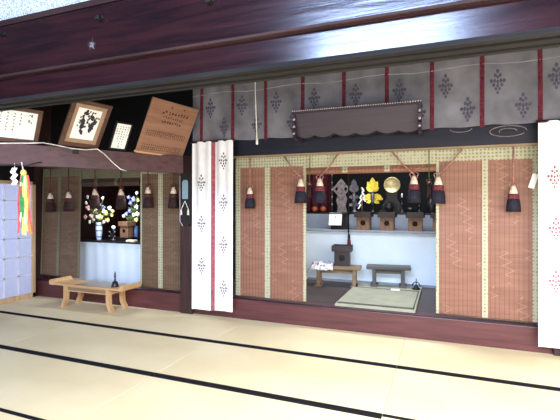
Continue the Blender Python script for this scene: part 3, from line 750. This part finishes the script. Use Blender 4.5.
for s, zt in ((.02, .42), (-.02, .3)):
    b = MB()
    zz = [(0, zt), (s*1.6, zt-.06), (s*.3, zt-.08), (s*2.4, zt-.15), (s, zt-.17), (s*3, zt-.24)]
    for (a, c), (a2, c2) in zip(zz, zz[1:]): b.face([(a-.014, -.01, c), (a+.014, -.01, c), (a2+.014, -.012, c2), (a2-.014, -.012, c2)], M['paper'])
    part('paper_strip', b, t)
# carved diamond ornament
q = P(341, 192, 7.0); t = thing('carved_ornament', 'grey-brown carved openwork ornament of four diamond petals on the altar', 'ornament', (q.x, 7.0, ZU))
cz = P(341, 189, 7.0).z-ZU
b = MB()
for k in range(4):
    a = pi/2*k; dx, dz = cos(a), sin(a)
    C = Vector((dx*.078, 0, cz+dz*.092)); outer = [(0, .085), (.076, 0), (0, -.085), (-.076, 0)]; inner = [(0, .04), (.03, 0), (0, -.04), (-.03, 0)] if k != 1 else [(0,.02),(.015,0),(0,-.02),(-.015,0)]
    for i in range(4):
        j = (i+1) % 4
        b.prism([outer[i], outer[j], inner[j], inner[i]], lambda u, v: C+Vector((u, 0, v)), (0, .02, 0), M['greyb'])
part('openwork', b, t)
b = MB(); b.prism([(-.075, 0), (-.06, .1), (-.09, .2), (-.05, cz-.05), (.05, cz-.05), (.1, .22), (.07, .12), (.095, 0)], lambda u, v: Vector((u, .02, v)), (0, .03, 0), M['greyb']); part('stem', b, t)
# red drape with gold trim at the left
t = thing('red_drape', 'dark red drape hanging behind the left tassel pair at the altar', 'drape', (-1.95, 7.35, ZU))
xa, xb = P(303, 200, 7.35).x, P(331, 200, 7.35).x
b = MB(); b.grid(xa, xb, ZU+.01, 2.2, 30, 6, lambda u, v: Vector((u, 7.35+.025*sin(u*40), v)), M['redcloth']); part('cloth', b, t, world=True)
b = MB(); b.tube([(xa, 7.35, 2.2), (xb, 7.35, 2.2)], .012, 8, M['bronze']); part('rod', b, t, world=True)
for p, l in ((314.5, 'left of two orange fruits'), (323, 'right of two orange fruits')):
    q = P(p, 208, 7.05); t = thing('orange_fruit', l+' under the left tassel pair on the altar', 'fruit', (q.x, 7.05, ZU), 0, 'orange fruits on the altar')
    b = MB(); b.ball((0, 0, .05), .052, M['orange'], 3, (1, 1, .95)); part('peel', b, t)
    b = MB(); b.tube([(0, 0, .095), (.004, 0, .112)], .005, 6, M['leaf']); part('stalk', b, t)
b = MB(); q = P(332, 205, 6.98)
for k in range(11): b.ball((q.x, 6.98, 2.02-k*.062), .014, M['bead'] if k % 2 else M['bronze'], 1)
b.tube([(q.x, 6.98, 1.345), (q.x, 6.98, 3.55)], .004, 5, M['bead']); solo('bead_string', b, 'string of pale beads hanging left of the carved ornament', 'beads')
# dark vessels on the altar
def vessel(name, label, cat, px, Y, prof, extra=None, mat='bronze', group=None):
    q = P(px, 210, Y); t = thing(name, label, cat, (q.x, Y, ZU), 0, group)
    b = MB(); b.lathe(prof, (0, 0, 0), 20, M[mat]); part('body', b, t)
    if extra:
        b = MB(); b.lathe(extra[0], (0, 0, 0), 16, M[extra[1]]); part(extra[2], b, t)
cs = [(.06, 0), (.06, .012), (.02, .03), (.015, .12), (.03, .13), (.015, .145), (.014, .22), (.045, .235), (.045, .245), (.01, .245)]
cd = ([(.011, .245), (.011, .31), (.002, .315)], 'paper', 'candle')
vessel('candlestick', 'dark bronze candlestick with short white candle right of the round mirror', 'candlestick', 402, 7.0, cs, cd, group='candlesticks')
vessel('candlestick', 'dark bronze candlestick with short white candle below the left tassel of the right pair', 'candlestick', 419.5, 7.0, [(r, z*.8) for r, z in cs], ([(r, z*.8) for r, z in cd[0]], 'paper', 'candle'), group='candlesticks')
vessel('incense_burner', 'squat black three-part incense burner under the round mirror', 'burner', 389, 6.98, [(.03, 0), (.045, .01), (.04, .03), (.075, .06), (.08, .1), (.06, .12), (.066, .13), (.05, .13)], ([(.055, .13), (.05, .15), (.015, .165), (.01, .18), (.002, .182)], 'bronze', 'lid'))
vessel('bronze_jar', 'dark bronze jar beside the braided knot at the right of the altar', 'jar', 432, 7.0, [(.05, 0), (.055, .02), (.08, .08), (.085, .15), (.05, .21), (.04, .25), (.055, .27), (.04, .27)])
vessel('bronze_bowl', 'dark bronze bowl between the candlesticks on the altar', 'bowl', 410.5, 6.97, [(.03, 0), (.035, .015), (.06, .05), (.068, .085), (.06, .085), (.045, .05), (.01, .04)])

# ------------------------------------------------------------------ benches
def bench(label, a, c, wf, top_b, mat, depth, H, th, group='low benches before the altar'):
    A, C = PZ(*a, .25), PZ(*c, .25); mid = (A+C)/2; ang = atan2(C.y-A.y, C.x-A.x)
    ang = max(-.12, min(.12, ang)); L = (C-A).length
    t = thing('low_bench', label, 'bench', (mid.x, mid.y+depth/2, .25), ang, group)
    Wd = L*wf
    b = MB(); b.box(-Wd/2, Wd/2, -depth/2, depth/2, H-th, H, M[mat], .006); part('top', b, t)
    for s in (-1, 1):
        for y in (-1, 1):
            b = MB(); b.box(s*L/2-.025, s*L/2+.025, y*(depth/2-.035)-.022, y*(depth/2-.035)+.022, 0, H-th+.002, M[mat], .004); part('leg', b, t)
        b = MB(); b.box(s*L/2-.05, s*L/2+.05, -depth/2, depth/2, 0, .03, M[mat], .004); part('foot', b, t)
    b = MB(); b.box(-L/2, L/2, -.012, .012, H-th-.07, H-th-.01, M[mat], .003); part('stretcher', b, t)
    return t, mid, ang
bt, bm_, ba = bench('brown wooden low bench carrying a dark pierced stand and crumpled cloth', (319, 289), (350, 286), 1.36, 0, 'bench', .24, .31, .05)
gt, gm_, ga = bench('grey weathered low bench standing at the end of the straw mat', (373, 289), (402, 290.5), 1.55, 0, 'benchg', .24, .295, .045)
def onb(t, x, y, z): return Vector(t.location)+Matrix.Rotation(t.rotation_euler.z, 3, 'Z') @ Vector((x, y, z))
q = onb(bt, .085, 0, .31); t = thing('offering_stand', 'dark brown offering stand with a round hole on the brown bench', 'stand', q, ba); sanbo_parts(t, .22, .2, .30, 'sanbod')
gt.location.z = .2815
# cloth draped on the bench
q = onb(bt, -.24, -.02, .31); t = thing('crumpled_cloth', 'crumpled white and pink cloth hanging off the left end of the brown bench', 'cloth', q, ba)
def cf(u, v):
    x, y = u, v; z = .012+.018*abs(sin(u*31+v*17))+.012*abs(sin(v*47-u*12))
    if u < -.11: z -= (-.11-u)*1.2; x = -.11-(-.11-u)*.65
    if v < -.115: z -= (-.115-v)*1.1; y = -.115-(-.115-v)*.5
    return Vector((x, y, z))
b = MB(); b.grid(-.27, .2, -.19, .1, 30, 20, cf, M['clothp']); part('folds', b, t)
b = MB()
for k in range(34):
    u, v = R.uniform(-.22, .15), R.uniform(-.16, .07); s = .014
    b.face([cf(u+s*cos(a), v+s*sin(a))+Vector((0, -.003, .007)) for a in (0, 1.2, 2.5, 3.8, 5)], M[('pink', 'crest', 'maroon', 'crest')[k % 4]])
part('printed_spots', b, t)
# small black item & paper by the grey bench
q = PZ(409, 291, .25); t = thing('brass_bell', 'small black object with arched handle standing right of the grey bench', 'bell', (-.385, min(q.y, 6.28), .2815))
b = MB(); b.lathe([(.055, 0), (.055, .015), (.03, .03), (.026, .05), (.008, .06)], (0, 0, 0), 14, M['iron']); part('base', b, t)
b = MB(); b.tube([(.05*cos(pi*k/8), 0, .05+.05*sin(pi*k/8)) for k in range(9)], .007, 6, M['iron']); b.tube([(0, 0, .055), (0, 0, .15)], .006, 6, M['iron']); part('handle', b, t)
MATT = .285
q = PZ(396, 290, MATT); b = MB(); b.box(q.x-.07, q.x+.05, q.y-.05, q.y+.05, MATT, MATT+.006, M['paper'], .001); 
solo('paper_sheet', b, 'white sheet of paper lying on the mat under the grey bench', 'paper')
# mat
t = thing('straw_mat', 'grey-green straw mat with dark bands on the floor inside the opening', 'mat', (-.83, 5.65, .25))
mx0, mx1, my0, my1 = -1.245, -.318, 4.95, 6.36
b = MB(); b.box(mx0, mx1, my0, my1, .25, MATT-.005, M['matg'], .006); part('straw_surface', b, t, world=True)
for ya, yb in ((my0+.04, my0+.11), (6.02, 6.05)):
    b = MB(); b.box(mx0+.02, mx1-.02, ya, yb, MATT-.006, MATT-.0015, M['matb']); part('dark_band', b, t, world=True)
b = MB(); b.box(mx1-.035, mx1-.02, my0+.05, 6.05, MATT-.006, MATT-.0015, M['matb']); part('dark_band', b, t, world=True)

# ------------------------------------------------------------------ left bay
ZT = P(110, 241.2, 5.12).z
t = thing('draped_altar', 'altar table draped in plain white cloth to the floor in the left bay', 'table', (-5.0, 5.4, .25))
xa, xb = -5.6, P(141, 260, 5.1).x
b = MB(); b.grid(xa, xb, .255, ZT-.02, 40, 4, lambda u, v: Vector((u, 5.10+.004*sin(u*30), v)), M['altar'])
b.grid(5.10, 5.7, .255, ZT-.02, 2, 2, lambda u, v: Vector((xb, u, v)), M['altar']); part('white_cloth', b, t, world=True)
b = MB(); b.box(xa, xb+.02, 5.09, 5.7, ZT-.025, ZT, M['blackgl'], .004); part('table_top', b, t, world=True, label='black table top')
for x in (xa+.06, xb-.06):
    for y in (5.18, 5.64):
        b = MB(); b.box(x-.025, x+.025, y-.025, y+.025, .25, ZT-.02, M['black']); part('leg', b, t, world=True)
t = thing('altar_shelf', 'dark brown tiered shelf behind the white-draped altar table', 'shelf', (-5.2, 6.8, .25))
b = MB(); b.box(-5.95, -3.4, 6.1, 6.9, .25, .78, M['sanbod'], .005); part('cabinet', b, t, world=True)
b = MB(); b.box(-5.95, -3.4, 6.02, 6.9, .78, .83, M['sanbo'], .005); part('shelf_board', b, t, world=True)
b = MB(); b.box(-5.95, -3.4, 6.5, 6.9, .83, 1.1, M['sanbod'], .005); part('upper_tier', b, t, world=True)
def vase(label, px, Y, mat, H, r):
    q = P(px, 240, Y); t = thing('flower_vase', label, 'vase', (q.x, Y, ZT))
    b = MB(); b.lathe([(r*.7, 0), (r*.75, .01), (r, H*.45), (r*1.02, H*.75), (r*.8, H*.9), (r*1.05, H), (r*.8, H*.985), (r*.5, H*.6)], (0, 0, 0), 24, M[mat]); vb = part('vase_body', b, t)
    b = MB()
    for z, rr in ((.15, .88), (.5, 1.05), (.8, 1.0)): b.lathe([(r*rr, H*z), (r*rr+.002, H*(z+.02)), (r*rr+.002, H*(z+.05)), (r*rr, H*(z+.07))], (0, 0, 0), 24, M['blueglaze'])
    part('blue_rings', b, vb)
    return Vector((q.x, Y, ZT+H))
V1 = vase('pale blue and white porcelain flower vase on the left of the draped altar', 99, 5.26, 'porcelain', .28, .05)
V2 = vase('slim blue porcelain vase at the right end of the draped altar behind the pierced stand', 135.5, 5.5, 'blueglaze', .22, .04)
def flower(label, root, tip, m, r, group):
    t = thing('cut_flower', label, 'flower', root, 0, group); v = Vector(tip)-root
    b = MB(); b.tube([Vector((0, 0, -.12)), Vector((0, 0, 0)), v*.5+Vector((0, 0, .02)), v], .004, 6, M['stem']); st = part('stem', b, t)
    b = MB()
    for k in range(6):
        a = 2*pi*k/6+R.random(); b.ball(v+Vector((cos(a)*r*.6, -.3*r+R.uniform(-.2, .2)*r, sin(a)*r*.6)), r*.55, M[m], 1, (1, .6, 1))
    b.ball(v+Vector((0, -r*.5, 0)), r*.4, M['yellow' if m != 'yellow' else 'white'], 1); part('blossom', b, t)
    b = MB(); c = v*.55; 
    for s in (-1, 1): b.prism([(0, 0), (.018, .03), (.012, .07), (0, .09), (-.012, .07), (-.018, .03)], lambda u, w_: c+Vector((u+s*w_*.8, -.01, w_*.6)), (0, .002, 0), M['leaf'])
    part('leaf', b, st)
g1, g2 = 'cut flowers in the porcelain vase on the draped altar', 'cut flowers in the slim blue vase on the draped altar'
for (px, py, m, r) in ((88.5,208,'pink',.045),(92,216,'pink',.045),(96,210.5,'pink',.05),(94,220,'white',.04),(90,222,'white',.032),(101,217,'yellow',.05),(106,213,'yellow',.045),(108,220,'yellow',.04),(104,222,'pink',.035),(99,205,'white',.04),(104,207.5,'blue',.04),(110,208,'white',.035),(88,197,'white',.035),(112,215,'yellow',.035),(86,217,'pink',.04),(98,213,'blue',.035),(98,217,'white',.035),(104,211,'white',.035),(113,211,'yellow',.03),(93,204,'pink',.03),(86.5,203,'white',.03),(103,198,'white',.028)):
    n_ = {'pink': 'pink', 'white': 'white', 'yellow': 'pale yellow', 'blue': 'violet blue'}[m]
    flower(n_+' blossom in the porcelain vase at the left of the draped altar', V1, P(px, py, 5.20+R.random()*.1), m, r*.95, g1+', '+n_)
for (px, py, m, r) in ((131,203,'blue',.04),(134,199,'blue',.045),(127,214,'blue',.04),(124,216,'white',.03),(130,211,'blue',.035),(137,207,'white',.04),(138,214,'white',.042),(136.5,220,'yellow',.04),(138,200,'yellow',.035),(134,215,'white',.035),(129,197,'blue',.035),(137,193,'white',.03)):
    n_ = {'pink': 'pink', 'white': 'white', 'yellow': 'pale yellow', 'blue': 'violet blue'}[m]
    flower(n_+' blossom in the slim vase at the right end of the draped altar', V2, P(px, py, 5.43+R.random()*.1), m, r*.95, g2+', '+n_)
q = P(127, 240, 5.36); t = thing('offering_stand', 'brown offering stand with a round hole among the flowers on the draped altar', 'stand', (q.x, 5.36, ZT)); sanbo_parts(t, .15, .14, .25, 'sanbo')
t.location.z = ZT+.05; b = MB(); b.box(q.x-.12, q.x+.12, 5.27, 5.45, ZT, ZT+.05, M['blackgl'], .004); solo('plinth', b, 'low black block under the brown stand on the draped altar', 'block')
b = MB(); q = P(131, 243, 5.15); b.box(q.x-.075, q.x+.075, 5.12, 5.21, ZT, ZT+.03, M['s_wht'], .005); solo('folded_booklet', b, 'cream folded booklet lying at the front right of the draped altar', 'booklet')
q = P(113.5, 240, 5.27); t = thing('altar_lamp', 'small dark candle holder with round white globe on the draped altar', 'lamp', (q.x, 5.27, ZT))
b = MB(); b.lathe([(.06, 0), (.06, .012), (.018, .03), (.014, .15), (.03, .16), (.012, .175)], (0, 0, 0), 16, M['bronze']); part('base', b, t)
b = MB(); b.ball((0, 0, .205), .032, M['paper'], 2); part('globe', b, t)
b = MB()
for k in range(4):
    a = pi/4+k*pi/2; b.tube([(0, 0, .05), (.05*cos(a), -.03, .09+.03*sin(a)), (.075*cos(a), -.03, .1+.05*sin(a))], .006, 6, M['bronze']); b.ball((.075*cos(a), -.03, .1+.05*sin(a)), .016, M['silver'], 1)
part('branch', b, t)

# ------------------------------------------------------------------ low desk with scroll ends
t = thing('low_desk', 'low pale wooden desk with upturned ends on the tatami before the left bay', 'desk', (-4.75, 4.65, 0))
H = .325; dx0, dx1, dy0, dy1 = -5.34, -4.02, 4.46, 4.81
b = MB(); b.box(dx0+.04, dx1-.04, dy0, dy1, H-.022, H, M['hinoki'], .004); part('desk_top', b, t, world=True)
for s, X in ((-1, dx0), (1, dx1)):
    b = MB(); b.prism([(0, H-.022), (.07, H-.022), (.07, H), (.045, H+.012), (.025, H+.04), (-.002, H+.052), (-.012, H+.035), (-.012, H+.0)], lambda u, v: Vector((X-s*u*1.0, dy0-.008, v)), (0, dy1-dy0+.016, 0), M['hinoki']); part('upturned_end', b, t, world=True)
lx0, lx1 = -5.08, -4.29
for s, X in ((-1, lx0), (1, lx1)):
    for y in (dy0+.045, dy1-.045):
        pr = [(0, H-.02), (.05, H-.02), (.052, .17), (.045, .09), (.0, .0), (-.065, 0), (-.045, .03), (-.005, .1), (0, .18)]
        b = MB(); b.prism(pr, lambda u, v: Vector((X-s*(u-.02), y-.03, v)), (0, .06, 0), M['hinokiz']); part('leg', b, t, world=True)
for y in (dy0+.03, dy1-.05):
    b = MB(); b.box(lx0, lx1, y, y+.02, H-.1, H-.02, M['hinoki'], .003); b.box(lx0+.05, lx1-.05, y-.004, y+.01, H-.085, H-.04, M['bench'], .002); part('apron', b, t, world=True)
for X in (lx0, lx1):
    b = MB(); b.box(X-.01, X+.01, dy0+.05, dy1-.05, H-.1, H-.02, M['hinoki'], .003); part('side_apron', b, t, world=True)
b = MB(); b.box((dx0+dx1)/2-.22, (dx0+dx1)/2+.44, dy0+.03, dy1-.03, H, H+.004, M['padm'], .001); solo('writing_pad', b, 'thin grey-brown sheet lying on the low desk top', 'pad')
q = PZ(115, 286.5, H+.004); t = thing('hand_bell', 'dark bronze hand bell standing on the low desk', 'bell', (q.x, min(q.y, dy1-.08), H+.004))
b = MB(); b.lathe([(.05, 0), (.05, .01), (.042, .03), (.036, .06), (.02, .075), (.006, .078)], (0, 0, 0), 20, M['bronze']); bb = part('bell_body', b, t)
b = MB(); b.lathe([(.008, .075), (.014, .09), (.009, .1), (.011, .13), (.016, .145), (.01, .155), (.013, .175), (.004, .205), (.001, .21)], (0, 0, 0), 14, M['bronze']); part('handle', b, t)

# ------------------------------------------------------------------ light
def area(name, loc, rot, sx_, sy_, e, c):
    l = bpy.data.lights.new(name, 'AREA'); l.shape = 'RECTANGLE'; l.size, l.size_y = sx_, sy_; l.energy = e; l.color = c
    o = bpy.data.objects.new(name, l); COL.objects.link(o); o.location = loc; o.rotation_euler = rot; return o
def aim(loc, tgt):
    return (Vector(tgt)-Vector(loc)).to_track_quat('-Z', 'Y').to_euler()
area('garden_window_light', (3.3, .7, 1.5), aim((3.3, .7, 1.5), (-.6, 4.8, 1.0)), 2.6, 2.0, 175, (1, .98, .96))
area('open_front_light', (-1.5, -2.4, 1.25), aim((-1.5, -2.4, 1.25), (-2.2, 4.8, .9)), 7, 2.0, 230, (.95, .97, 1))
area('sky_over_eaves', (-1.0, -2.3, 4.15), aim((-1.0, -2.3, 4.15), (-1.2, 3, 2.2)), 2.3, .8, 480, (.46, .63, 1))
area('floor_fill', (.7, 1.15, 2.33), (0, 0, 0), 2.4, 1.5, 310, (1, .97, .93))  # unseen fill added above the hall to brighten the right of the floor
area('sanctuary_fill', (-.9, 5.75, 2.95), (0, 0, 0), 2.2, .5, 84, (.88, .94, 1))  # unseen fill added inside to lift the white altar
area('left_bay_fill', (-4.6, 4.98, 1.7), (radians(25), 0, 0), .9, .05, 18, (.92, .95, 1))  # fill added behind the raised blind to brighten the draped cloth
area('shoji_daylight', (XL-1.4, 3.7, 1.2), (pi/2, 0, -pi/2), 3, 2.6, 60, (.8, .86, 1))
W = bpy.data.worlds.new('sky'); SC.world = W; W.use_nodes = True
bg = W.node_tree.nodes['Background']; bg.inputs['Color'].default_value = (.55, .7, 1, 1); bg.inputs['Strength'].default_value = .16
SC.view_settings.view_transform = 'Standard'; SC.view_settings.look = 'None'; SC.view_settings.exposure = 0
